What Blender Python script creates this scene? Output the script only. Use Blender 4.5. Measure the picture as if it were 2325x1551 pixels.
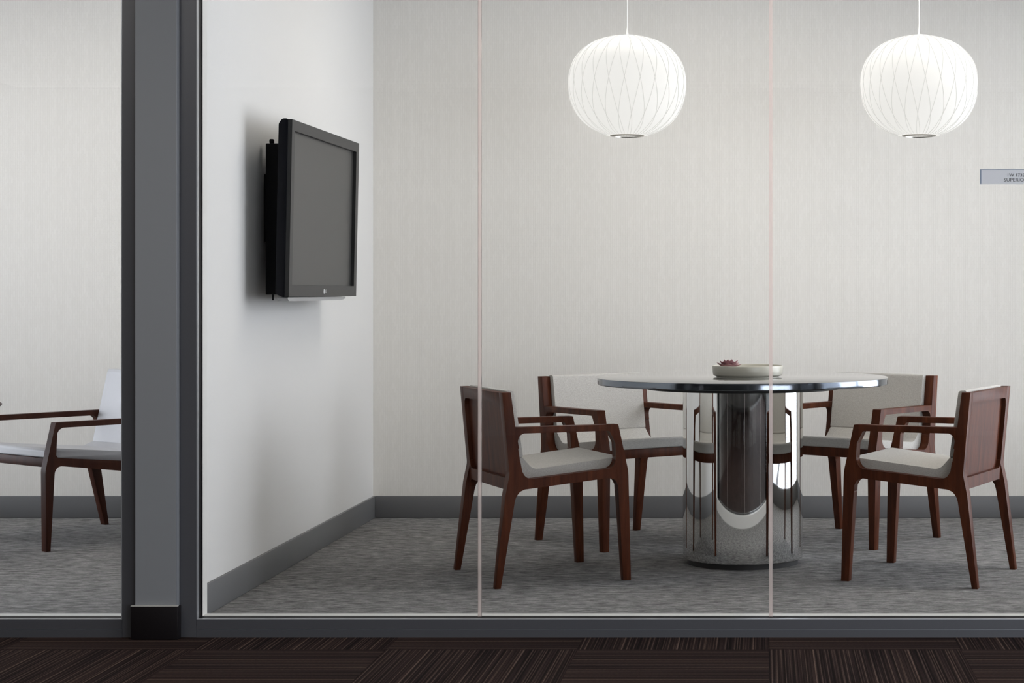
import bpy, bmesh, math, random
from mathutils import Vector, Matrix

random.seed(7)
for o in list(bpy.data.objects):
    bpy.data.objects.remove(o, do_unlink=True)
scene = bpy.context.scene
COL = scene.collection
R = math.radians

# ---------------------------------------------------------------- camera
# one-point view of the glass front: focal length in pixels, vanishing point, eye height
F, VX, HY, EYE = 4350.0, 1736.0, 662.0, 1.11
W_IMG, H_IMG = 2325.0, 1551.0
cam_d = bpy.data.cameras.new('camera')
cam = bpy.data.objects.new('camera', cam_d)
COL.objects.link(cam)
cam.location = (0, 0, EYE)
cam.rotation_euler = (R(90), 0, 0)
cam_d.sensor_fit = 'HORIZONTAL'
cam_d.sensor_width = 36.0
cam_d.lens = 36.0 * F / W_IMG
cam_d.shift_x = (W_IMG / 2 - VX) / W_IMG
cam_d.shift_y = (HY - H_IMG / 2) / W_IMG
cam_d.clip_end = 200
scene.camera = cam

# ---------------------------------------------------------------- world and light
scene.view_settings.view_transform = 'Standard'
scene.view_settings.look = 'None'
scene.view_settings.gamma = 1.0
scene.view_settings.use_curve_mapping = False
scene.view_settings.exposure = 0.0
world = bpy.data.worlds.new('sky')
scene.world = world
world.use_nodes = True
bg = world.node_tree.nodes['Background']
bg.inputs['Color'].default_value = (0.85, 0.90, 1.0, 1)      # bright overcast sky
bg.inputs['Strength'].default_value = 8.0

CEIL = 2.75
Y_BACK = 9.395          # back wall of both rooms
Y_SILL = 6.144          # corridor face of the glazing frame
Y_GLASS = 6.200
X_WALL = -1.92          # wall with the screen
X_WALL2 = -2.04         # its other face
X_RIGHT = 2.15          # wall with the daylight window
X_LEFT = -5.4           # far wall of the neighbouring room
COR_X0, COR_X1, COR_Y0 = -6.0, 8.6, -3.0
# openings (window centre, size) : right room, left room, corridor
WIN_R = (7.83, 1.36, 2.94, 2.66)      # y, z, width, height
WIN_L = (7.8, 1.40, 2.8, 2.5)
WIN_C = (2.2, 1.40, 6.4, 2.2)
WIN_B = (5.45, 1.35, 5.5, 2.5)      # x, z, width, height in the corridor wall behind the camera

def portal(name, loc, rot, sx, sy):
    l = bpy.data.lights.new(name, 'AREA')
    l.shape = 'RECTANGLE'
    l.size, l.size_y = sx, sy
    l.cycles.is_portal = True
    o = bpy.data.objects.new(name, l)
    COL.objects.link(o)
    o.location = loc
    o.rotation_euler = rot
    return o
# sky portals exactly in the three window openings
portal('window_daylight', (X_RIGHT + 0.13, WIN_R[0], WIN_R[1]), (0, R(90), 0), WIN_R[3], WIN_R[2])
portal('window_daylight', (X_LEFT - 0.13, WIN_L[0], WIN_L[1]), (0, R(-90), 0), WIN_L[3], WIN_L[2])
portal('window_daylight', (WIN_B[0], COR_Y0 - 0.13, WIN_B[1]), (R(90), 0, 0), WIN_B[2], WIN_B[3])
portal('window_daylight', (COR_X1 + 0.13, WIN_C[0], WIN_C[1]), (0, R(90), 0), WIN_C[3], WIN_C[2])

# ---------------------------------------------------------------- materials
def mat(name, color=(0.8, 0.8, 0.8), rough=0.5, metal=0.0, spec=0.5, coat=0.0, emit=0.0, emit_color=None):
    m = bpy.data.materials.new(name)
    m.use_nodes = True
    b = m.node_tree.nodes['Principled BSDF']
    b.inputs['Base Color'].default_value = (*color, 1)
    b.inputs['Roughness'].default_value = rough
    b.inputs['Metallic'].default_value = metal
    b.inputs['Specular IOR Level'].default_value = spec
    b.inputs['Coat Weight'].default_value = coat
    b.inputs['Coat Roughness'].default_value = 0.15
    if emit:
        b.inputs['Emission Color'].default_value = (*(emit_color or color), 1)
        b.inputs['Emission Strength'].default_value = emit
    return m

def nt(m):
    t = m.node_tree
    return t, t.nodes, t.links, t.nodes['Principled BSDF']

def coords(m, scale, rot=(0, 0, 0)):
    t, n, l, b = nt(m)
    tc = n.new('ShaderNodeTexCoord')
    mp = n.new('ShaderNodeMapping')
    mp.inputs['Scale'].default_value = scale
    mp.inputs['Rotation'].default_value = rot
    l.new(tc.outputs['Object'], mp.inputs['Vector'])
    return mp.outputs['Vector']

def noise(m, vec, scale=1.0, detail=2.0, rough=0.5):
    t, n, l, b = nt(m)
    x = n.new('ShaderNodeTexNoise')
    x.inputs['Scale'].default_value = scale
    x.inputs['Detail'].default_value = detail
    x.inputs['Roughness'].default_value = rough
    l.new(vec, x.inputs['Vector'])
    return x.outputs['Fac']

def ramp(m, fac, stops):
    t, n, l, b = nt(m)
    r = n.new('ShaderNodeValToRGB')
    e = r.color_ramp.elements
    while len(e) < len(stops):
        e.new(0.5)
    for i, (p, c) in enumerate(stops):
        e[i].position = p
        e[i].color = (*c, 1)
    l.new(fac, r.inputs['Fac'])
    return r.outputs['Color']

def mixc(m, fac, a, b_, mode='MIX'):
    t, n, l, b = nt(m)
    x = n.new('ShaderNodeMix')
    x.data_type = 'RGBA'
    x.blend_type = mode
    if isinstance(fac, (int, float)):
        x.inputs[0].default_value = fac
    else:
        l.new(fac, x.inputs[0])
    for sock, v in ((x.inputs[6], a), (x.inputs[7], b_)):
        if isinstance(v, tuple):
            sock.default_value = (*v, 1)
        else:
            l.new(v, sock)
    return x.outputs[2]

def bump(m, height, strength=0.2, dist=0.002):
    t, n, l, b = nt(m)
    x = n.new('ShaderNodeBump')
    x.inputs['Strength'].default_value = strength
    x.inputs['Distance'].default_value = dist
    l.new(height, x.inputs['Height'])
    l.new(x.outputs['Normal'], b.inputs['Normal'])

def setc(m, c):
    t, n, l, b = nt(m)
    l.new(c, b.inputs['Base Color'])

M = {}
M['wall'] = mat('white_wall_paint', (0.80, 0.795, 0.775), 0.7, spec=0.3)
setc(M['wall'], ramp(M['wall'], noise(M['wall'], coords(M['wall'], (1, 1, 1)), 180, 3), [(0.3, (0.640, 0.630, 0.610)), (0.7, (0.670, 0.660, 0.640))]))
# patterned wallcovering: staggered upright dashes
m = M['paper'] = mat('woven_wallcovering', (0.76, 0.74, 0.70), 0.75, spec=0.25)
v = coords(m, (1, 1, 1), (0, 0, 0))
t, n, l, b = nt(m)
sep = n.new('ShaderNodeSeparateXYZ'); l.new(v, sep.inputs[0])
com = n.new('ShaderNodeCombineXYZ'); l.new(sep.outputs['Z'], com.inputs['X']); l.new(sep.outputs['X'], com.inputs['Y'])
br = n.new('ShaderNodeTexBrick')
br.inputs['Color1'].default_value = (0.765, 0.742, 0.70, 1)
br.inputs['Color2'].default_value = (0.735, 0.712, 0.668, 1)
br.inputs['Mortar'].default_value = (0.70, 0.677, 0.632, 1)
br.inputs['Scale'].default_value = 1.0
br.inputs['Brick Width'].default_value = 0.036
br.inputs['Row Height'].default_value = 0.0105
br.inputs['Mortar Size'].default_value = 0.0012
br.inputs['Mortar Smooth'].default_value = 0.6
br.offset = 0.5
l.new(com.outputs[0], br.inputs['Vector'])
l.new(br.outputs['Color'], b.inputs['Base Color'])
bump(m, br.outputs['Fac'], 0.15, 0.001)
M['ceiling'] = mat('ceiling_white', (0.80, 0.80, 0.79), 0.8)
M['base'] = mat('grey_rubber_base', (0.135, 0.135, 0.137), 0.42)
M['base_dark'] = mat('black_rubber_base', (0.010, 0.008, 0.009), 0.5, spec=0.2)
M['column'] = mat('grey_wall_paint', (0.265, 0.275, 0.29), 0.6, spec=0.3)
M['dark_wall'] = mat('dark_corridor_paint', (0.13, 0.125, 0.12), 0.7)
M['frame'] = mat('grey_anodised_frame', (0.105, 0.107, 0.118), 0.42, metal=0.25)
M['frame_light'] = mat('edge_highlight_and_groove', (0.62, 0.64, 0.67), 0.35, metal=0.6)  # pale metal for painted frame-edge highlights and the sill groove
M['gasket'] = mat('black_gasket', (0.006, 0.006, 0.008), 0.6)
M['stop'] = mat('pale_glazing_stop', (0.62, 0.61, 0.58), 0.5)


# meeting room carpet: grey with broken cross streaks
m = M['carpet'] = mat('grey_streaked_carpet', (0.2, 0.2, 0.2), 0.95, spec=0.1)
a = noise(m, coords(m, (15, 36, 1)), 1, 5, 0.68)
c1 = ramp(m, a, [(0.30, (0.085, 0.083, 0.081)), (0.50, (0.215, 0.210, 0.204)), (0.72, (0.40, 0.39, 0.375))])
f2 = noise(m, coords(m, (110, 150, 1)), 1, 3, 0.65)
c2 = ramp(m, f2, [(0.3, (0.55, 0.55, 0.55)), (0.7, (1.0, 1.0, 1.0))])
setc(m, mixc(m, 0.8, c1, c2, 'MULTIPLY'))
bump(m, f2, 0.5, 0.004)
# corridor carpet tiles: brown with fine lengthwise lines
m = M['tile'] = mat('brown_striped_carpet', (0.03, 0.02, 0.02), 0.95, spec=0.1)
a = noise(m, coords(m, (140, 0.35, 1)), 1, 1.5, 0.5)
lines = ramp(m, a, [(0.44, (0.020, 0.0135, 0.0135)), (0.55, (0.058, 0.039, 0.037)), (0.66, (0.17, 0.125, 0.108))])
a2 = noise(m, coords(m, (14, 0.5, 1)), 1, 1, 0.5)
band = ramp(m, a2, [(0.35, (0.55, 0.50, 0.52)), (0.65, (1.25, 1.15, 1.05))])
f2 = noise(m, coords(m, (260, 120, 1)), 1, 2, 0.6)
c2 = ramp(m, f2, [(0.3, (0.6, 0.6, 0.6)), (0.7, (1.1, 1.1, 1.1))])
setc(m, mixc(m, 1.0, mixc(m, 1.0, lines, band, 'MULTIPLY'), c2, 'MULTIPLY'))
bump(m, a, 0.6, 0.004)

# walnut-stained wood
def wood(name, c0, c1, rough=0.34, coat=0.25):
    m = mat(name, c0, rough, coat=coat, spec=0.12)
    a = noise(m, coords(m, (34, 34, 3.0)), 1, 3, 0.6)
    f = noise(m, coords(m, (150, 150, 8.0)), 1, 2, 0.5)
    c = ramp(m, a, [(0.3, c0), (0.7, c1)])
    setc(m, mixc(m, 0.35, c, ramp(m, f, [(0.35, (0.55, 0.5, 0.5)), (0.65, (1, 1, 1))]), 'MULTIPLY'))
    return m
M['wood'] = wood('reddish_walnut', (0.046, 0.0115, 0.0046), (0.108, 0.031, 0.0125), 0.42, 0.0)
M['wood_dark'] = wood('dark_walnut', (0.030, 0.009, 0.005), (0.055, 0.017, 0.009), 0.45, 0.0)
# woven upholstery
m = M['fabric'] = mat('grey_woven_fabric', (0.4, 0.38, 0.35), 0.9, spec=0.2)
f1 = noise(m, coords(m, (420, 420, 420)), 1, 2, 0.6)
f2 = noise(m, coords(m, (120, 120, 700)), 1, 1, 0.5)
setc(m, mixc(m, 0.5, ramp(m, f1, [(0.3, (0.30, 0.286, 0.26)), (0.7, (0.58, 0.555, 0.515))]), ramp(m, f2, [(0.3, (0.37, 0.355, 0.325)), (0.7, (0.53, 0.51, 0.475))])))
b_ = nt(m)[3]; b_.inputs['Sheen Weight'].default_value = 0.15
bump(m, f1, 0.35, 0.001)
m = M['leather'] = mat('pale_grey_leather', (0.36, 0.36, 0.375), 0.42)
bump(m, noise(m, coords(m, (160, 160, 160)), 1, 3), 0.1, 0.001)

M['chrome'] = mat('polished_steel', (0.80, 0.80, 0.79), 0.025, metal=1.0)
M['top'] = mat('dark_polished_top', (0.02, 0.02, 0.022), 0.03, spec=1.0, coat=1.0)
nt(M['top'])[3].inputs['Coat Roughness'].default_value = 0.03
M['edge'] = mat('polished_edge', (0.19, 0.21, 0.24), 0.12, metal=1.0)
M['plinth'] = mat('black_plinth', (0.008, 0.008, 0.008), 0.6)
M['nickel'] = mat('brushed_nickel', (0.42, 0.40, 0.36), 0.3, metal=1.0)
M['white_plastic'] = mat('white_plastic', (0.82, 0.82, 0.80), 0.5)
M['shade'] = mat('lit_white_shade', (0.17, 0.168, 0.164), 0.6, spec=0.1, emit=0.86, emit_color=(1.0, 0.985, 0.95))
M['rib'] = mat('shade_rib_shadow_grey', (0.13, 0.128, 0.124), 0.6, spec=0.1, emit=0.66, emit_color=(1.0, 0.98, 0.94))
for k_ in ('shade', 'rib'):
    M[k_].cycles.emission_sampling = 'NONE'
M['bulb'] = mat('lit_bulb', (1, 1, 1), 0.5, emit=3.0, emit_color=(1.0, 0.93, 0.82))
M['tv'] = mat('black_gloss_plastic', (0.004, 0.0045, 0.007), 0.35, spec=0.12)
M['bezel'] = mat('charcoal_bezel', (0.020, 0.020, 0.020), 0.40, spec=0.32)
M['screen'] = mat('unlit_screen', (0.030, 0.029, 0.028), 0.38, spec=0.6)
M['mount'] = mat('black_steel_mount', (0.004, 0.004, 0.005), 0.6, spec=0.1)
M['silver'] = mat('silver_plastic', (0.30, 0.30, 0.30), 0.35)
M['mark'] = mat('pale_mark', (0.55, 0.55, 0.55), 0.5)
M['bowl'] = mat('glazed_cream_bowl', (0.45, 0.43, 0.36), 0.28)
M['gravel'] = mat('pale_gravel', (0.45, 0.42, 0.36), 0.9)
M['leaf'] = mat('mauve_succulent', (0.36, 0.15, 0.15), 0.5)
t_, n_, l_, b_ = nt(M['leaf'])
setc(M['leaf'], ramp(M['leaf'], noise(M['leaf'], coords(M['leaf'], (40, 40, 40)), 1, 2), [(0.3, (0.16, 0.075, 0.09)), (0.7, (0.40, 0.21, 0.215))]))
M['plate'] = mat('brushed_sign_plate', (0.70, 0.72, 0.76), 0.45, metal=0.1)
M['plate_edge'] = mat('sign_edge', (0.22, 0.28, 0.38), 0.4)
M['ink'] = mat('dark_sign_ink', (0.05, 0.055, 0.065), 0.6)

def glass(name, tint=(0.985, 0.985, 0.98), ior=1.42):
    m = bpy.data.materials.new(name)
    m.use_nodes = True
    t = m.node_tree
    for x in list(t.nodes):
        t.nodes.remove(x)
    out = t.nodes.new('ShaderNodeOutputMaterial')
    mix = t.nodes.new('ShaderNodeMixShader')
    tr = t.nodes.new('ShaderNodeBsdfTransparent'); tr.inputs['Color'].default_value = (*tint, 1)
    gl = t.nodes.new('ShaderNodeBsdfGlossy'); gl.inputs['Roughness'].default_value = 0.0
    fr = t.nodes.new('ShaderNodeFresnel'); fr.inputs['IOR'].default_value = ior
    t.links.new(fr.outputs[0], mix.inputs[0])
    t.links.new(tr.outputs[0], mix.inputs[1])
    t.links.new(gl.outputs[0], mix.inputs[2])
    t.links.new(mix.outputs[0], out.inputs['Surface'])
    return m
M['glass'] = glass('clear_glass')
# milky sealant: part see-through, part scattering
m = M['silicone'] = bpy.data.materials.new('milky_sealant')
m.use_nodes = True
t = m.node_tree
for x in list(t.nodes): t.nodes.remove(x)
out = t.nodes.new('ShaderNodeOutputMaterial'); mx = t.nodes.new('ShaderNodeMixShader'); mx.inputs[0].default_value = 0.4
tr = t.nodes.new('ShaderNodeBsdfTransparent'); tr.inputs['Color'].default_value = (0.93, 0.87, 0.855, 1)
tl = t.nodes.new('ShaderNodeBsdfTranslucent'); tl.inputs['Color'].default_value = (0.97, 0.90, 0.87, 1)
t.links.new(tr.outputs[0], mx.inputs[1]); t.links.new(tl.outputs[0], mx.inputs[2]); t.links.new(mx.outputs[0], out.inputs['Surface'])
ROOM_FILL, NEXT_FILL, HALL_FILL = 17.0, 13.5, 24.0      # brightness of the added fill panels
for nm_, v_ in (('fill_room', ROOM_FILL), ('fill_next', NEXT_FILL), ('fill_hall', HALL_FILL)):
    M[nm_] = mat(nm_, (0.9, 0.9, 0.9), 0.6, emit=v_, emit_color=(1.0, 0.95, 0.88))

# ---------------------------------------------------------------- mesh helpers
def tag(o, label=None, cat=None, group=None, kind=None):
    if label: o['label'] = label
    if cat: o['category'] = cat
    if group: o['group'] = group
    if kind: o['kind'] = kind
    return o

def link(name, me, parent=None, loc=(0, 0, 0), rot=(0, 0, 0)):
    o = bpy.data.objects.new(name, me)
    COL.objects.link(o)
    if parent: o.parent = parent
    o.location = loc
    o.rotation_euler = rot
    return o

def empty(name, loc=(0, 0, 0), rz=0):
    o = bpy.data.objects.new(name, None)
    o.empty_display_size = 0.1
    COL.objects.link(o)
    o.location = loc
    o.rotation_euler = (0, 0, rz)
    return o

def finish(bm, name, material, smooth=None):
    bmesh.ops.recalc_face_normals(bm, faces=bm.faces)
    me = bpy.data.meshes.new(name)
    bm.to_mesh(me)
    bm.free()
    me.materials.append(material)
    if smooth is not None:
        me.polygons.foreach_set('use_smooth', [True] * len(me.polygons))
        me.set_sharp_from_angle(angle=R(smooth))
    return me

def bev(bm, off, seg=2):
    if off > 0:
        bmesh.ops.bevel(bm, geom=list(bm.edges), offset=off, segments=seg, profile=0.5, affect='EDGES', clamp_overlap=True)

def box_bm(bm, x0, x1, y0, y1, z0, z1):
    vs = [bm.verts.new(p) for p in ((x0, y0, z0), (x1, y0, z0), (x1, y1, z0), (x0, y1, z0), (x0, y0, z1), (x1, y0, z1), (x1, y1, z1), (x0, y1, z1))]
    for f in ((0, 3, 2, 1), (4, 5, 6, 7), (0, 1, 5, 4), (1, 2, 6, 5), (2, 3, 7, 6), (3, 0, 4, 7)):
        bm.faces.new([vs[i] for i in f])

def box(name, dims, material, parent=None, b=0.0, seg=2, loc=(0, 0, 0), rot=(0, 0, 0)):
    bm = bmesh.new()
    box_bm(bm, *dims)
    bev(bm, b, seg)
    return link(name, finish(bm, name, material, 40 if b else None), parent, loc, rot)

def boxes(name, dimlist, material, parent=None):
    bm = bmesh.new()
    for d in dimlist:
        box_bm(bm, *d)
    return link(name, finish(bm, name, material), parent)

def rpoly(pts, n=6):
    """2D polygon; each point (x, y) or (x, y, r) with a corner radius."""
    out = []
    N = len(pts)
    for i in range(N):
        p = Vector(pts[i][:2]); r = pts[i][2] if len(pts[i]) > 2 else 0
        if r <= 0:
            out.append((p.x, p.y)); continue
        a = Vector(pts[i - 1][:2]); c = Vector(pts[(i + 1) % N][:2])
        d1 = (a - p).normalized(); d2 = (c - p).normalized()
        ang = d1.angle(d2)
        if abs(math.pi - ang) < 1e-3:
            out.append((p.x, p.y)); continue
        tl = min(r / math.tan(ang / 2), (a - p).length * 0.49, (c - p).length * 0.49)
        r2 = tl * math.tan(ang / 2)
        cen = p + (d1 + d2).normalized() * (r2 / math.sin(ang / 2))
        s = p + d1 * tl - cen; e = p + d2 * tl - cen
        a0 = math.atan2(s.y, s.x); a1 = math.atan2(e.y, e.x)
        da = (a1 - a0 + math.pi) % (2 * math.pi) - math.pi
        for k in range(n + 1):
            q = a0 + da * k / n
            out.append((cen.x + r2 * math.cos(q), cen.y + r2 * math.sin(q)))
    return out

def prism_bm(pts, fn, t0, t1):
    """extrude a 2D outline between two depths; fn(a, b, t) -> 3D point"""
    bm = bmesh.new()
    A = [bm.verts.new(fn(p[0], p[1], t0)) for p in pts]
    B = [bm.verts.new(fn(p[0], p[1], t1)) for p in pts]
    bm.faces.new(A); bm.faces.new(B[::-1])
    N = len(pts)
    for i in range(N):
        j = (i + 1) % N
        bm.faces.new((A[j], A[i], B[i], B[j]))
    return bm

def lathe_bm(profile, seg=64, close_ends=True):
    bm = bmesh.new()
    rings = []
    for r, z in profile:
        if r < 1e-6:
            rings.append([bm.verts.new((0, 0, z))])
        else:
            rings.append([bm.verts.new((r * math.cos(2 * math.pi * k / seg), r * math.sin(2 * math.pi * k / seg), z)) for k in range(seg)])
    for a, b in zip(rings[:-1], rings[1:]):
        for k in range(seg):
            k2 = (k + 1) % seg
            if len(a) == 1 and len(b) == 1: continue
            if len(a) == 1: bm.faces.new((a[0], b[k], b[k2]))
            elif len(b) == 1: bm.faces.new((a[k], a[k2], b[0]))
            else: bm.faces.new((a[k], a[k2], b[k2], b[k]))
    return bm

def lathe(name, profile, material, parent=None, seg=64, smooth=35, loc=(0, 0, 0)):
    return link(name, finish(lathe_bm(profile, seg), name, material, smooth), parent, loc)

def tube_bm(path, r, sides=6):
    bm = bmesh.new()
    path = [Vector(p) for p in path]
    rings = []
    up = Vector((0, 0, 1))
    for i, p in enumerate(path):
        d = (path[min(i + 1, len(path) - 1)] - path[max(i - 1, 0)]).normalized()
        s = d.cross(up)
        if s.length < 1e-3: s = d.cross(Vector((1, 0, 0)))
        s.normalize(); u = s.cross(d)
        rr = r[i] if isinstance(r, (list, tuple)) else r
        rings.append([bm.verts.new(p + rr * (math.cos(2 * math.pi * k / sides) * s + math.sin(2 * math.pi * k / sides) * u)) for k in range(sides)])
    for a, b in zip(rings[:-1], rings[1:]):
        for k in range(sides):
            bm.faces.new((a[k], a[(k + 1) % sides], b[(k + 1) % sides], b[k]))
    bm.faces.new(rings[0][::-1]); bm.faces.new(rings[-1])
    return bm

def tube(name, path, r, material, parent=None, sides=8):
    return link(name, finish(tube_bm(path, r, sides), name, material, 60), parent)

def text_mesh(body, size, material, name='lettering', depth=0.0004, align='LEFT'):
    cu = bpy.data.curves.new('t', 'FONT')
    cu.body = body; cu.size = size; cu.extrude = depth; cu.align_x = align
    cu.resolution_u = 3
    o = bpy.data.objects.new('t', cu)
    COL.objects.link(o)
    dg = bpy.context.evaluated_depsgraph_get()
    me = bpy.data.meshes.new_from_object(o.evaluated_get(dg))
    bpy.data.objects.remove(o, do_unlink=True)
    me.name = name
    me.materials.clear(); me.materials.append(material)
    return me

def copy_tree(o, parent=None):
    c = o.copy()
    COL.objects.link(c)
    c.parent = parent
    for ch in [x for x in COL.objects if x.parent == o]:
        copy_tree(ch, c)
    return c

def wx(px, Y): return (px - VX) * Y / F
def wz(py, Y): return EYE - (py - HY) * Y / F

# ---------------------------------------------------------------- the setting
# floors
Y_IN = 6.262                      # room side of the glazing frame
fl = tag(box('floor', (COR_X0, COR_X1, COR_Y0, Y_IN - 0.05, -0.12, -0.006), M['base_dark']), 'corridor floor slab under the brown striped carpet tiles', 'floor', kind='structure')
TS = 0.594
bm = bmesh.new(); box_bm(bm, -TS / 2 + 0.0006, TS / 2 - 0.0006, -TS / 2 + 0.0006, TS / 2 - 0.0006, -0.006, 0.0)
tile_me = finish(bm, 'carpet_tile', M['tile'])
x_off, y_off = 0.0137, 5.940
# the last row is cut against the glazing frame
bm = bmesh.new(); box_bm(bm, -TS / 2 + 0.0006, TS / 2 - 0.0006, -TS / 2 + 0.0006, -TS / 2 + 0.26, -0.006, 0.0)
cut_a = finish(bm, 'carpet_tile', M['tile'])
bm = bmesh.new(); box_bm(bm, -TS / 2 + 0.0006, -TS / 2 + 0.26, -TS / 2 + 0.0006, TS / 2 - 0.0006, -0.006, 0.0)
cut_b = finish(bm, 'carpet_tile', M['tile'])
for j in range(0, 15):
    for i in range(-10, 14):
        cx, cy = x_off + (i + 0.5) * TS, y_off + TS * (0.5 - j)
        turned = (i + j) % 2 == 0 
        if j == 0:
            o = link('carpet_tile', cut_b if turned else cut_a, fl, (cx, cy, 0), (0, 0, R(90) if turned else 0))
        else:
            o = link('carpet_tile', tile_me, fl, (cx, cy, 0), (0, 0, R(90) if turned else 0))
tag(box('floor', (X_WALL2 + 0.02, X_RIGHT + 0.12, Y_IN - 0.05, Y_BACK + 0.05, -0.12, 0.0), M['carpet']), 'grey streaked carpet of the meeting room', 'floor', kind='structure')
tag(box('floor', (X_LEFT - 0.12, X_WALL2 + 0.02, Y_IN - 0.05, Y_BACK + 0.05, -0.12, 0.0), M['carpet']), 'grey streaked carpet of the neighbouring room on the left', 'floor', kind='structure')

# ceilings
tag(box('ceiling', (X_LEFT - 0.12, X_RIGHT + 0.12, Y_SILL, Y_BACK + 0.05, CEIL, CEIL + 0.1), M['ceiling']), 'white ceiling above the two glazed rooms', 'ceiling', kind='structure')
tag(box('ceiling', (COR_X0 - 0.1, COR_X1 + 0.1, COR_Y0 - 0.1, Y_SILL, CEIL, CEIL + 0.1), M['ceiling']), 'ceiling of the open corridor', 'ceiling', kind='structure')

# walls
tag(box('wall_back', (X_LEFT - 0.12, X_RIGHT + 0.12, Y_BACK, Y_BACK + 0.12, 0, CEIL), M['paper']), 'off-white patterned wallcovering along the back of both rooms', 'wall', kind='structure')
tag(box('wall_left', (X_WALL2, X_WALL, Y_IN, Y_BACK, 0, CEIL), M['wall']), 'plain white side wall carrying the wall-mounted screen', 'wall', kind='structure')

def wall_with_hole(name, x0, x1, y0, y1, win, material, label):
    cy, cz, w, h = win
    a0, a1, b0, b1 = cy - w / 2, cy + w / 2, cz - h / 2, cz + h / 2
    return tag(boxes(name, [(x0, x1, y0, a0, -0.12, CEIL), (x0, x1, a1, y1, -0.12, CEIL), (x0, x1, a0, a1, -0.12, b0), (x0, x1, a0, a1, b1, CEIL)], material), label, 'wall', kind='structure')
wall_with_hole('wall_right', X_RIGHT, X_RIGHT + 0.12, Y_SILL, Y_BACK, WIN_R, M['wall'], 'white window wall of the meeting room')
wall_with_hole('wall_far_left', X_LEFT - 0.12, X_LEFT, Y_SILL, Y_BACK, WIN_L, M['wall'], 'white window wall of the neighbouring room')
wall_with_hole('wall_corridor_right', COR_X1, COR_X1 + 0.12, COR_Y0, Y_SILL, WIN_C, M['dark_wall'], 'dark corridor wall with a long window')
tag(box('wall_corridor_left', (COR_X0 - 0.12, COR_X0, COR_Y0, Y_SILL, -0.12, CEIL), M['dark_wall']), 'dark left end wall of the corridor', 'wall', kind='structure')
bx0, bx1, bz0, bz1 = WIN_B[0] - WIN_B[2] / 2, WIN_B[0] + WIN_B[2] / 2, WIN_B[1] - WIN_B[3] / 2, WIN_B[1] + WIN_B[3] / 2
tag(boxes('wall_corridor_back', [(COR_X0, bx0, COR_Y0 - .12, COR_Y0, -.12, CEIL), (bx1, COR_X1, COR_Y0 - .12, COR_Y0, -.12, CEIL), (bx0, bx1, COR_Y0 - .12, COR_Y0, -.12, bz0), (bx0, bx1, COR_Y0 - .12, COR_Y0, bz1, CEIL)], M['dark_wall']), 'dark corridor wall facing the glass rooms', 'wall', kind='structure')
tag(box('wall_front_left', (COR_X0, X_LEFT, Y_SILL, Y_SILL + 0.12, 0, CEIL), M['column']), 'grey front wall left of the glazed rooms', 'wall', kind='structure')
tag(box('wall_front_right', (X_RIGHT, COR_X1, Y_SILL, Y_SILL + 0.12, 0, CEIL), M['column']), 'grey front wall right of the glazed rooms', 'wall', kind='structure')

def side_window(name, x, sx, win, label):
    cy, cz, w, h = win
    a0, a1, b0, b1 = cy - w / 2, cy + w / 2, cz - h / 2, cz + h / 2
    e = empty(name, (x, cy, b0))
    tag(e, label, 'window', kind='structure')
    def bx(nm, d, mm):
        o = box(nm, d, mm); o.parent = e; o.matrix_parent_inverse = Matrix.Translation((-x, -cy, -b0)); return o
    t = 0.05
    bx('window_frame', (x - 0.03, x + 0.03, a0, a0 + t, b0, b1), M['frame'])
    bx('window_frame', (x - 0.03, x + 0.03, a1 - t, a1, b0, b1), M['frame'])
    bx('window_frame', (x - 0.03, x + 0.03, a0, a1, b0, b0 + t), M['frame'])
    bx('window_frame', (x - 0.03, x + 0.03, a0, a1, b1 - t, b1), M['frame'])
    nmul = max(1, round(w / 1.3))
    for k in range(1, nmul):
        yy = a0 + w * k / nmul
        bx('mullion', (x - 0.03, x + 0.03, yy - 0.025, yy + 0.025, b0 + t, b1 - t), M['frame'])
    for k in range(nmul):
        bx('pane', (x - 0.004, x + 0.004, a0 + w * k / nmul + 0.025, a0 + w * (k + 1) / nmul - 0.025, b0 + t, b1 - t), M['glass'])
side_window('window_3', X_RIGHT + 0.06, 1, WIN_R, 'daylight window in the right wall of the meeting room')
side_window('window_4', X_LEFT - 0.06, -1, WIN_L, 'daylight window in the far wall of the neighbouring room')
side_window('window_5', COR_X1 + 0.06, 1, WIN_C, 'long window at the end of the corridor')

e6 = empty('window_6', (WIN_B[0], COR_Y0 - .06, bz0))
tag(e6, 'wide window in the corridor wall facing the glass rooms', 'window', kind='structure')
hw, hh = WIN_B[2] / 2, WIN_B[3]
for d_ in ((-hw, -hw + .05, 0, hh), (hw - .05, hw, 0, hh), (-hw + .05, hw - .05, 0, .05), (-hw + .05, hw - .05, hh - .05, hh)):
    box('window_frame', (d_[0], d_[1], -.03, .03, d_[2], d_[3]), M['frame'], e6)
for k in range(4):
    q0 = -hw + .05 + (2 * hw - .1) * k / 4
    if k: box('mullion', (q0 - .025, q0 + .025, -.03, .03, .05, hh - .05), M['frame'], e6)
    box('pane', (q0 + (.025 if k else 0), q0 + (2 * hw - .1) / 4 - (.025 if k < 3 else 0), -.004, .004, .05, hh - .05), M['glass'], e6)

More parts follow.
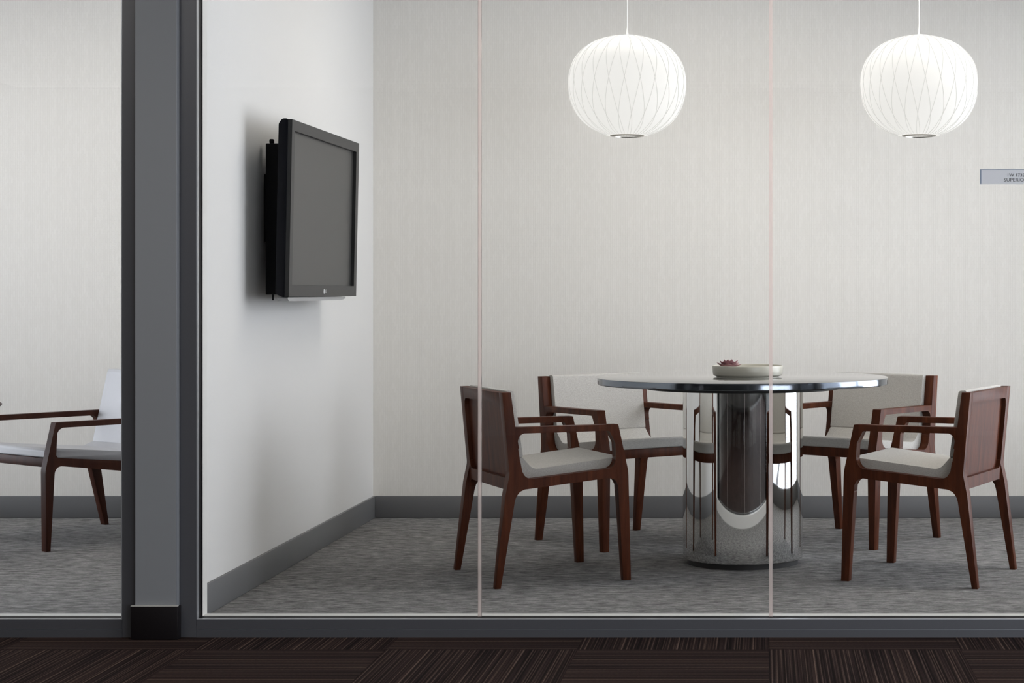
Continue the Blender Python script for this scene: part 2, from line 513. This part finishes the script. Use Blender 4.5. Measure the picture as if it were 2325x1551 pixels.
# skirtings: slim boards with a soft top edge
def skirting(name, dims, label, material=None, b=0.004):
    return tag(box(name, dims, material or M['base'], None, b, 2), label, 'baseboard', kind='structure')
BH = 0.108
skirting('baseboard_left', (X_WALL, X_WALL + 0.012, Y_IN, Y_BACK, 0, BH), 'grey baseboard along the white screen wall')
skirting('baseboard_back', (X_WALL + 0.012, X_RIGHT, Y_BACK - 0.012, Y_BACK, 0, BH), 'grey baseboard along the patterned back wall')
skirting('baseboard_back_left', (X_LEFT, X_WALL2, Y_BACK - 0.012, Y_BACK, 0, BH), 'grey baseboard on the back wall of the neighbouring room')
skirting('baseboard_right', (X_RIGHT - 0.012, X_RIGHT, Y_IN, Y_BACK - 0.012, 0, BH), 'grey baseboard under the meeting room window')

# wall end (column) between the two glazed bays
CX0, CX1 = wx(306, 6.118), wx(401.5, 6.118)
tag(box('wall_front', (CX0, CX1, 6.118, Y_IN, 0, CEIL), M['column'], None, 0.002, 1), 'grey painted wall end between the two glazed bays', 'wall', kind='structure')
cb = box('baseboard_front', (CX0 - 0.010, CX1 + 0.007, 6.104, 6.142, 0, 0.106), M['base_dark'], None, 0.003, 2)
tag(cb, 'black baseboard wrapped round the grey wall end', 'baseboard', kind='structure')
box('top_cap', (CX0 - 0.009, CX1 + 0.006, 6.1045, 6.118, 0.106, 0.1085), M['stop'], cb)

# glazed bays: window_1 meeting room, window_2 neighbouring room
SH = 0.058
def bay(name, x0, x1, seams, label, jamb_left=None, jamb_right=None):
    e = empty(name, (0, 0, 0))
    tag(e, label, 'glass wall', kind='structure')
    # sill in three strips: front strip with a painted edge highlight, gasket channel, pale inner stop
    X0_, X1_ = x0, x1
    if jamb_left: x0 = jamb_left[1]
    if jamb_right: x1 = jamb_right[0]
    bm = bmesh.new()
    box_bm(bm, x0, x1, Y_SILL, Y_SILL + 0.030, 0.026, SH)
    bev(bm, 0.0012, 1)
    link('sill', finish(bm, 'sill', M['frame']), e)
    box('sill_foot', (x0, x1, Y_SILL + 0.001, Y_SILL + 0.030, 0, 0.0245), M['frame'], e)
    box('sill_groove', (x0, x1, Y_SILL + 0.004, Y_SILL + 0.03, 0.0245, 0.026), M['frame_light'], e)
    box('sill_highlight', (x0, x1, Y_SILL + 0.0006, Y_SILL + 0.012, SH, SH + 0.0022), M['frame_light'], e)  # bright strip stands in for the highlight on the sill's bevel
    box('gasket', (x0, x1, Y_SILL + 0.012, Y_GLASS + 0.012, 0.0, SH), M['gasket'], e)
    box('glazing_stop', (x0, x1, Y_GLASS + 0.012, Y_IN, 0.0, SH), M['stop'], e)
    box('head', (x0, x1, Y_SILL, Y_IN, CEIL - 0.06, CEIL), M['frame'], e)
    # jambs
    for side, jx in (('L', jamb_left), ('R', jamb_right)):
        if jx is None: continue
        a, b_ = jx
        s = 1 if side == 'L' else -1
        inner = b_ if side == 'L' else a
        box('jamb', (a, b_, Y_SILL, Y_SILL + 0.030, 0, CEIL), M['frame'], e, 0.0012, 1)
        li = sorted((inner, inner + s * 0.003))
        box('jamb_highlight', (li[0], li[1], Y_SILL + 0.0008, Y_SILL + 0.012, SH, CEIL - 0.06), M['frame_light'], e)  # thin bright strip painting the highlight along the jamb edge
        lo, hi = sorted((a if side == 'L' else b_, inner))
        box('jamb_gasket', (lo, hi, Y_SILL + 0.030, Y_GLASS + 0.012, SH, CEIL - 0.06), M['gasket'], e)
        box('jamb_stop', (lo, hi, Y_GLASS + 0.012, Y_IN, SH, CEIL - 0.06), M['stop'], e)
    # panes with open butt joints filled by clear sealant
    xs = [x0 if jamb_left is None else jamb_left[1]] + seams + [x1 if jamb_right is None else jamb_right[0]]
    g = 0.0055
    for k in range(len(xs) - 1):
        a = xs[k] + (g if k > 0 else 0); b_ = xs[k + 1] - (g if k < len(xs) - 2 else 0)
        box('glass_pane', (a, b_, Y_GLASS - 0.006, Y_GLASS + 0.006, SH - 0.004, CEIL - 0.062), M['glass'], e)
    for sx in seams:
        box('sealant_joint', (sx - g, sx + g, Y_GLASS - 0.007, Y_GLASS + 0.007, SH, CEIL - 0.062), M['silicone'], e)
    return e
JR = wx(446, Y_SILL); JL = wx(277, Y_SILL)
S1, S2 = wx(1089.5, Y_GLASS), wx(1750, Y_GLASS)
PW = S2 - S1
bay('window_1', CX1 + 0.001, X_RIGHT, [S1, S2, S2 + PW], 'butt-jointed glass wall of the meeting room in a grey frame', jamb_left=(CX1 + 0.001, JR))
bay('window_2', X_LEFT, CX0 - 0.001, [JL - PW, JL - 2 * PW], 'glass wall of the neighbouring room left of the grey wall end', jamb_right=(JL, CX0 - 0.001))

# unseen ceiling panels, added as fill to brighten walls and corridor
def fill_panel(x, y, w, d, material, label):
    e = empty('ceiling_fill', (x, y, CEIL))
    tag(e, label, 'fill light', 'added ceiling fill panels')
    for dd in ((-w / 2 - .03, w / 2 + .03, -d / 2 - .03, -d / 2), (-w / 2 - .03, w / 2 + .03, d / 2, d / 2 + .03), (-w / 2 - .03, -w / 2, -d / 2, d / 2), (w / 2, w / 2 + .03, -d / 2, d / 2)):
        box('panel_frame', (*dd, -.012, -.0005), M['white_plastic'], e)
    box('diffuser', (-w / 2, w / 2, -d / 2, d / 2, -.008, -.0005), material, e)
fill_panel(-0.45, 7.95, 1.2, 0.3, M['fill_room'], 'added ceiling fill panel over the front left of the meeting room')
fill_panel(1.15, 7.4, 1.2, 0.3, M['fill_room'], 'added ceiling fill panel over the front right of the meeting room')
fill_panel(-3.5, 8.0, 1.2, 0.3, M['fill_next'], 'added ceiling fill panel of the neighbouring room')
fill_panel(-2.6, 4.2, 1.2, 0.3, M['fill_hall'], 'added ceiling fill panel in the corridor near the wall end')
fill_panel(1.0, 4.2, 1.2, 0.3, M['fill_hall'], 'added ceiling fill panel in the corridor before the meeting room')

# ---------------------------------------------------------------- round table
TX, TY, TZ = wx(1686.5, 7.855), 7.855, 0.7606
tb = empty('round_table', (TX, TY, 0))
tag(tb, 'round dark polished table on a mirror-polished steel drum base', 'table')
TR = 0.595
lathe('tabletop', [(0, TZ), (TR - 0.003, TZ), (TR - 0.0005, TZ - 0.0012)], M['top'], tb, 160, 50)
lathe('table_edge', [(TR - 0.0005, TZ - 0.0012), (TR, TZ - 0.003), (TR, TZ - 0.025), (TR - 0.002, TZ - 0.028), (0, TZ - 0.028)], M['edge'], tb, 160, 30)
lathe('support_disc', [(0, TZ - 0.028), (0.40, TZ - 0.028), (0.40, TZ - 0.045), (0.395, TZ - 0.048), (0, TZ - 0.048)], M['plinth'], tb, 96, 30)
RB = 0.2456
lathe('drum_base', [(0, TZ - 0.048), (RB, TZ - 0.048), (RB, 0.026), (RB - 0.002, 0.0235), (0, 0.0235)], M['chrome'], tb, 128, 30)
lathe('plinth', [(0, 0.0235), (RB - 0.018, 0.0235), (RB - 0.018, 0), (0, 0)], M['plinth'], tb, 64, 30)

# ---------------------------------------------------------------- bowl and succulent
bx_, by_ = wx(1697.5, 7.80), 7.80
BR = 0.1445
bw = empty('planter_bowl', (bx_, by_, TZ + 0.0003))
tag(bw, 'low round cream ceramic bowl near the middle of the polished table', 'bowl')
lathe('bowl_wall', [(0, 0.004), (BR - 0.022, 0.004), (BR - 0.022, 0), (BR - 0.018, 0), (BR - 0.017, 0.004), (BR - 0.006, 0.009), (BR - 0.003, 0.014), (BR, 0.046), (BR - 0.001, 0.048), (BR - 0.005, 0.0485), (BR - 0.0065, 0.047), (BR - 0.010, 0.034), (BR - 0.010, 0.012), (0, 0.012)], M['bowl'], bw, 96, 40)
lathe('gravel_bed', [(0, 0.036), (BR - 0.011, 0.034), (BR - 0.011, 0.013), (0, 0.013)], M['gravel'], bw, 48, 40)
# rosette of pointed fleshy leaves
suc = empty('succulent', (wx(1654, 7.77), 7.77, TZ + 0.038))
tag(suc, 'mauve rosette succulent with pointed leaves in the cream bowl', 'plant')
def leaf_mesh():
    bm = bmesh.new()
    secs = [(0, .16, .10), (.25, .52, .17), (.55, .62, .16), (.8, .40, .10), (.94, .14, .05)]
    rings = []
    for t_, w_, h_ in secs:
        lift = 0.22 * t_ * t_
        ring = []
        for k in range(6):
            a = 2 * math.pi * k / 6
            ring.append(bm.verts.new((t_, w_ * 0.5 * math.cos(a), lift + h_ * 0.5 * math.sin(a) + (0.10 * abs(math.cos(a)) * w_))))
        rings.append(ring)
    tip = bm.verts.new((1.04, 0, 0.27))
    for a, b_ in zip(rings[:-1], rings[1:]):
        for k in range(6):
            bm.faces.new((a[k], a[(k + 1) % 6], b_[(k + 1) % 6], b_[k]))
    for k in range(6):
        bm.faces.new((rings[-1][k], rings[-1][(k + 1) % 6], tip))
    bm.faces.new(rings[0][::-1])
    return finish(bm, 'leaf', M['leaf'], 60)
leaf = leaf_mesh()
k = 0
for ring, (cnt, ln, pitch, zz) in enumerate([(8, 0.054, 6, 0.003), (8, 0.047, 22, 0.005), (7, 0.034, 40, 0.007), (5, 0.021, 60, 0.010)]):
    for i in range(cnt):
        o = link('leaf', leaf, suc, (0, 0, zz))
        a = 2 * math.pi * (i + 0.5 * ring) / cnt + random.uniform(-.12, .12)
        o.rotation_euler = (0, -R(pitch + random.uniform(-5, 5)), a)
        o.scale = (ln * random.uniform(.92, 1.05), ln * 1.25, ln)

# ---------------------------------------------------------------- dining chairs
HW = 0.2835       # half width to the outer faces
D0 = 0.256        # profile u -> local y
def side_fn(s, tfun):
    # outline (u, z); t = 0 outer face, 1 inner face
    def fn(u, z, t):
        return (s * (HW - t * tfun(z)), u - D0, z)
    return fn
def leg_t(z): return 0.029 + (0.043 - 0.029) * min(1.0, max(0.0, z / 0.36))
def ub(z): return 0.044 - max(0.0, z - 0.43) * 0.0967
def build_chair(name):
    e = empty(name)
    rear = rpoly([(-.011, 0), (.011, 0), (.070, .35, .15), (.090, .445, .1), (.074, .552), (.050, .732), (.016, .732), (.045, .425, .06), (.029, .35, .1)], 4)
    front = rpoly([(.499, 0), (.530, 0), (.519, .42, .2), (.478, .601, .004), (.430, .601), (.440, .580), (.466, .530), (.471, .45, .1), (.479, .34, .2)], 4)
    rail = rpoly([(.060, .470), (.0885, .470), (.100, .402, .035), (.462, .4335, .028), (.469, .475), (.485, .475), (.490, .335), (.4795, .335), (.474, .399, .032), (.078, .364, .040), (.064, .315), (.045, .315)], 6)
    arm = rpoly([(.062, .601), (.462, .601), (.474, .535), (.466, .535), (.458, .577, .028), (.072, .577, .034), (.083, .520), (.065, .520)], 6)
    for s in (-1, 1):
        for nm, pts in (('leg', rear), ('leg', front)):
            bm = prism_bm(pts, side_fn(s, leg_t), 0, 1)
            bev(bm, 0.0028, 2)
            link(nm, finish(bm, nm, M['wood'], 40), e)
        bm = prism_bm(rail, side_fn(s, lambda z: 0.0415), 0.012, 1); bev(bm, 0.002, 2)
        link('side_rail', finish(bm, 'side_rail', M['wood'], 40), e)
        bm = prism_bm(arm, side_fn(s, lambda z: 0.0405), 0.012, 1); bev(bm, 0.0022, 2)
        link('arm', finish(bm, 'arm', M['wood'], 40), e)
    bw_ = HW - 0.040
    def back_fn(x, z, t): return (x, ub(z) + t - D0, z)
    top = rpoly([(-bw_, .7305), (bw_, .7305), (bw_, .660), (bw_ - .006, .660), (bw_ - .012, .688, .022), (-bw_ + .012, .688, .022), (-bw_ + .006, .660), (-bw_, .660)], 6)
    bm = prism_bm(top, back_fn, 0.0012, 0.031); bev(bm, 0.002, 2)
    link('top_rail', finish(bm, 'top_rail', M['wood'], 40), e)
    bot = rpoly([(-bw_, .440), (-bw_ + .006, .440), (-bw_ + .012, .408, .022), (bw_ - .012, .408, .022), (bw_ - .006, .440), (bw_, .440), (bw_, .332), (bw_ - .002, .332), (bw_ - .008, .364, .028), (-bw_ + .008, .364, .028), (-bw_ + .002, .332), (-bw_, .332)], 6)
    bm = prism_bm(bot, back_fn, 0.0012, 0.024); bev(bm, 0.002, 2)
    link('bottom_rail', finish(bm, 'bottom_rail', M['wood'], 40), e)
    pan = [(-bw_, .402), (bw_, .402), (bw_, .694), (-bw_, .694)]
    bm = prism_bm(pan, back_fn, 0.019, 0.029)
    link('back_panel', finish(bm, 'back_panel', M['wood']), e)
    # front rail between the front legs
    box('front_rail', (-bw_, bw_, .470 - D0, .500 - D0, .388, .436), M['wood'], e, 0.002, 2)
    # upholstery: seat slab that sweeps up at the rear, and the back pad above a crease
    cw = HW - 0.0425
    seat = rpoly([(.082, .392), (.470, .425), (.512, .429, .006), (.510, .474, .010), (.150, .437, .045), (.106, .486, .008), (.070, .486)], 6)
    bm = prism_bm(seat, lambda u, z, t: (t, u - D0, z), -cw, cw); bev(bm, 0.005, 3)
    link('seat', finish(bm, 'seat', M['fabric'], 50), e)
    pad = rpoly([(ub(.482) + .030, .482), (ub(.482) + .072, .482, .008), (ub(.62) + .066, .62), (ub(.736) + .060, .737, .012), (ub(.736) + .030, .737, .004)], 6)
    bm = prism_bm(pad, lambda u, z, t: (t, u - D0, z), -cw, cw); bev(bm, 0.005, 3)
    link('backrest', finish(bm, 'backrest', M['fabric'], 50), e)
    return e
chair = build_chair('dining_armchair')
G = 'wooden armchairs around the round table'
spots = [
    (-0.882, 7.511, 295.0, 'walnut armchair left of the table in front, wood back towards the glass'),
    (0.655, 7.505, 67.5, 'walnut armchair right of the table in front, its panelled back turned to the right'),
    (-0.640, 8.535, 219.5, 'walnut armchair behind the table on the left, facing the glass'),
    (0.409, 8.600, 143.0, 'walnut armchair behind the table on the right, facing the glass'),
]
for i, (x, y, a, lab) in enumerate(spots):
    o = chair if i == 0 else copy_tree(chair)
    o.location = (x, y, 0); o.rotation_euler = (0, 0, R(a))
    tag(o, lab, 'chair', G)

# ---------------------------------------------------------------- lounge chair in the neighbouring room
def build_lounge():
    # local: u backwards (+y), n towards the far side (+x); near front foot at the origin
    LW, e = 0.64, empty('lounge_chair')
    def fn(n0, n1):
        return lambda u, z, t: (n0 + (n1 - n0) * t, u, z)
    front = rpoly([(-.010, 0), (.010, 0), (.030, .345, .05), (.036, .40), (.041, .50), (.052, .549), (.034, .549, .004), (-.002, .40, .1), (-.014, .345, .1)], 4)
    rear = rpoly([(.690, 0), (.712, 0), (.672, .26), (.640, .345), (.600, .320), (.620, .270)], 4)
    rail = rpoly([(.010, .440), (.036, .430), (.038, .397, .012), (.62, .335), (.67, .325), (.67, .277), (.605, .283), (.034, .364, .030), (.028, .310), (.0, .310)], 5)
    arm = rpoly([(.040, .549), (.700, .549), (.700, .490), (.655, .490), (.642, .524, .02), (.045, .525, .028), (.036, .470), (.026, .470)], 5)
    for n0, s in ((-0.02, 1), (LW + 0.02, -1)):
        for nm, pts in (('leg', front), ('leg', rear)):
            bm = prism_bm(pts, fn(n0, n0 + s * 0.036), 0, 1); bev(bm, 0.0025, 2)
            link(nm, finish(bm, nm, M['wood_dark'], 40), e)
        bm = prism_bm(rail, fn(n0 + s * .0005, n0 + s * 0.035), 0, 1); bev(bm, 0.002, 2)
        link('side_rail', finish(bm, 'side_rail', M['wood_dark'], 40), e)
        bm = prism_bm(arm, fn(n0 + s * .0005, n0 + s * 0.035), 0, 1); bev(bm, 0.002, 2)
        link('arm', finish(bm, 'arm', M['wood_dark'], 40), e)
    box('front_rail', (0.012, LW - 0.012, 0.000, 0.030, 0.358, 0.397), M['wood_dark'], e, 0.002, 2)
    box('rear_rail', (0.012, LW - 0.012, 0.620, 0.655, 0.280, 0.325), M['wood_dark'], e, 0.002, 2)
    seat = rpoly([(.004, .398, .006), (.60, .333), (.66, .380), (.628, .405, .008), (.575, .385, .04), (.42, .398, .1), (.004, .441, .016)], 6)
    bm = prism_bm(seat, fn(.019, LW - .019), 0, 1); bev(bm, 0.006, 3)
    link('seat', finish(bm, 'seat', M['leather'], 50), e)
    pad = rpoly([(.622, .402, .006), (.700, .728, .006), (.708, .742, .008), (.760, .742, .012), (.668, .372)], 6)
    bm = prism_bm(pad, fn(.019, LW - .019), 0, 1); bev(bm, 0.006, 3)
    link('backrest', finish(bm, 'backrest', M['leather'], 50), e)
    # frame behind the back
    bk = rpoly([(.655, .330), (.695, .320), (.775, .725), (.755, .738)], 4)
    for n0 in (0.015, LW - 0.045):
        bm = prism_bm(bk, fn(n0, n0 + .03), 0, 1); bev(bm, 0.002, 2)
        link('back_post', finish(bm, 'back_post', M['wood_dark'], 40), e)
    return e
lc = build_lounge()
lc.location = (-3.070, 8.184, 0)
PHI = 38.0
# local +y -> (sin, cos), local +x -> (-cos, sin): mirrored frame
lc.scale = (-1, 1, 1)
lc.rotation_euler = (0, 0, -R(PHI))
tag(lc, 'low lounge chair in pale grey leather with dark wooden arms, left of the wall end', 'chair')

# round side table whose edge shows at the far left
st = empty('side_table', (-3.665, 7.90, 0))
tag(st, 'dark wooden round table with thin tapered edge at the far left of the photo', 'table')
STZ, SR = 0.640, 0.485
lathe('tabletop', [(0, STZ), (SR - .003, STZ), (SR, STZ - .004), (SR - .004, STZ - .010), (SR - .02, STZ - .018), (SR - .06, STZ - .024), (0, STZ - .024)], M['wood_dark'], st, 96, 30)
lathe('pedestal', [(0, STZ - .024), (.12, STZ - .024), (.05, STZ - .05), (.035, .3), (.035, .05), (0, .05)], M['nickel'], st, 48, 30)
lathe('base', [(0, .05), (.05, .03), (.24, .012), (.25, 0), (0, 0)], M['nickel'], st, 64, 30)

# ---------------------------------------------------------------- pendant lamps
def shade_profile():
    RX, zt, zb = 0.241, 0.185, -0.200      # equator radius, top and bottom heights
    pr = []
    n = 40
    a0, a1 = R(74), R(-72)
    p = 2.25
    for k in range(n + 1):
        a = R(88) + (R(-73) - R(88)) * k / n
        c, s = math.cos(a), math.sin(a)
        x = RX * (abs(c) ** (2 / p))
        z = (0.195 if s > 0 else 0.222) * math.copysign(abs(s) ** (2 / p), s)
        pr.append((x, z))
    return pr
SP = shade_profile()
ZB = SP[-1][1]; RBOT = SP[-1][0]
def prof_at(t):
    f = t * (len(SP) - 1); i = min(int(f), len(SP) - 2); q = f - i
    return SP[i][0] * (1 - q) + SP[i + 1][0] * q, SP[i][1] * (1 - q) + SP[i + 1][1] * q
def rib_mesh(sgn):
    path = []
    zc = 0.003
    for k in range(33):
        t = 0.035 + 0.955 * k / 32
        r_, z_ = prof_at(t)
        ph = sgn * R(8.8) * max(-1.25, min(1.25, (zc - z_) / 0.17))
        rr = r_ + 0.0004
        path.append((rr * math.cos(ph), rr * math.sin(ph), z_))
    return finish(tube_bm(path, 0.0013, 5), 'rib', M['rib'], 60)
rib_a, rib_b = rib_mesh(1), rib_mesh(-1)
def pendant(x, label):
    z0 = wz(187.5, 7.855) - 0.004
    e = empty('pendant_lamp', (x, 7.855, z0))
    tag(e, label, 'lamp', 'white ribbed globe pendants')
    bm = lathe_bm(SP + [(r_ - 0.0015, z_) for r_, z_ in SP[::-1]], 96)
    sh = link('shade', finish(bm, 'shade', M['shade'], 60), e)
    for k in range(24):
        a = R(15 * k + 1.5) - R(90)
        link('rib', rib_a, sh, (0, 0, 0), (0, 0, a))
        link('rib', rib_b, sh, (0, 0, 0), (0, 0, a))
    r0 = 0.0705
    lathe('bottom_ring', [(r0 - .015, ZB - .001), (r0 - .014, ZB - .0045), (r0 - .002, ZB - .003), (r0, ZB - .001), (r0 - .001, ZB + .001), (r0 - .015, ZB - .001)], M['nickel'], e, 64, 40)
    lathe('bulb', [(0, -.10), (.022, -.095), (.034, -.07), (.030, -.045), (.014, -.01), (.014, .10), (0, .10)], M['bulb'], e, 24, 60)
    top = SP[0][1]
    lathe('top_cap', [(0, top + .006), (.012, top + .006), (.045, top + .001), (.045, top - .003), (0, top - .003)], M['white_plastic'], e, 32, 40)
    lathe('strain_relief', [(0, top + .032), (.0025, top + .032), (.004, top + .010), (.006, top + .004), (0, top + .004)], M['white_plastic'], e, 16, 40)
    tube('cord', [(0, 0, top + .02), (0, 0, CEIL - z0 - .02)], 0.0018, M['white_plastic'], e, 8)
    lathe('ceiling_canopy', [(0, CEIL - z0), (.06, CEIL - z0), (.06, CEIL - z0 - .012), (.05, CEIL - z0 - .022), (0, CEIL - z0 - .022)], M['white_plastic'], e, 48, 40)
    return e
pendant(wx(1424, 7.855), 'white criss-cross ribbed globe pendant between the two glass joints')
pendant(wx(2086.5, 7.855), 'white criss-cross ribbed globe pendant above the door sign, on the right')

# ---------------------------------------------------------------- wall-mounted screen
tv = empty('television', (-1.760, 7.085, 1.088))
tag(tv, 'black flat television on a bracket on the white side wall', 'television')
tv.rotation_euler = (0, R(1.15), 0)
TW, TH = 1.172, 0.662          # along the wall (local y), height
prof = rpoly([(-.034, .012, .012), (-.004, 0, .004), (0, .004, .002), (0, TH - .004, .002), (-.004, TH, .004), (-.022, TH, .02), (-.034, TH - .02, .012)], 4)
bm = prism_bm(prof, lambda a, b_, t: (a - 0.016, t, b_), 0, TW)
bev(bm, 0.003, 2)
link('casing', finish(bm, 'casing', M['tv'], 40), tv)
# bezel as four boards round the recessed screen
sy0, sy1, sz0, sz1 = 0.047, 1.120, 0.045, 0.620
bz = [(-.016, 0, 0.002, sy0, 0.002, TH - .002), (-.016, 0, sy1, TW - .002, 0.002, TH - .002), (-.016, 0, sy0, sy1, 0.002, sz0), (-.016, 0, sy0, sy1, sz1, TH - .002)]
for nm, d in zip(('bezel_side', 'bezel_side', 'bezel_bottom', 'bezel_top'), bz):
    box(nm, d, M['bezel'], tv)
box('screen', (-.0158, -.0145, sy0, sy1, sz0, sz1), M['screen'], tv)
# lower speaker lip, small emblem
lip = rpoly([(0.0, 0.0, .003), (1.05, 0.0, .05), (0.92, -.014, .06), (0.03, -.014, .01)], 6)
bm = prism_bm(lip, lambda a, b_, t: (t, a, b_), -.046, -.006)
link('speaker_lip', finish(bm, 'speaker_lip', M['silver'], 40), tv)
em = link('emblem', text_mesh('LG', 0.020, M['mark'], 'emblem'), tv, (0.0008, 0.580, 0.016))
em.rotation_euler = (R(90), 0, R(90))
bm = lathe_bm([(0, .0005), (.0095, .0005), (.0095, -.0005), (0, -.0005)], 24)
dsc = link('emblem_disc', finish(bm, 'emblem_disc', M['mark']), tv, (0.0008, 0.564, 0.0225), (0, R(90), 0))
# bracket: wall plate and two upright arms
mt = empty('wall_bracket', (X_WALL, 7.30, 1.10))
tag(mt, 'black steel bracket between the television and the white wall', 'bracket')
box('wall_plate', (0, .018, .05, .60, .20, .46), M['mount'], mt)
for k, yy in enumerate((0.0, 0.60)):
    box('upright_arm', (.0185, .098, yy, yy + .035, -.002, .575), M['mount'], mt, 0.003, 1)
    box('hook', (.030, .046, yy + .008, yy + .026, .575, .592), M['mount'], mt, 0.003, 1)
    box('pull_cord', (.040, .046, yy + .012, yy + .018, -.024, -.002), M['mount'], mt)

# ---------------------------------------------------------------- door sign on the glass
ys = Y_GLASS - 0.0062
sx0, sx1 = wx(2225, ys), wx(2386, ys)
sz1_, sz0_ = wz(384.5, ys), wz(418.5, ys)
sg = empty('room_sign', (sx0, ys, sz0_))
tag(sg, 'small silver room sign lettered 1W 1732 on the right glass pane', 'sign')
w_, h_ = sx1 - sx0, sz1_ - sz0_
box('sign_plate', (0.004, w_, -.003, 0, 0, h_ - 0.002), M['plate'], sg)
box('sign_edge', (0, 0.004, -.004, 0, 0, h_), M['plate_edge'], sg)
box('sign_edge', (0.004, w_, -.004, 0, h_ - 0.002, h_), M['plate_edge'], sg)
def line(txt, px0, py_base, cap_px):
    size = cap_px * ys / F / 0.69
    o = link('lettering', text_mesh(txt, size, M['ink']), sg, (wx(px0, ys) - sx0, -.0034, wz(py_base, ys) - sz0_), (R(90), 0, 0))
    return o
L1 = line('1W 1732', 2285.5, 401, 7.3)
L2 = line('SUPERIOR', 2279, 412, 7.6)
for o, wpx in ((L1, 38.5), (L2, 53)):
    o.scale = (wpx * ys / F / max(o.dimensions.x, 1e-4), 1, 1)
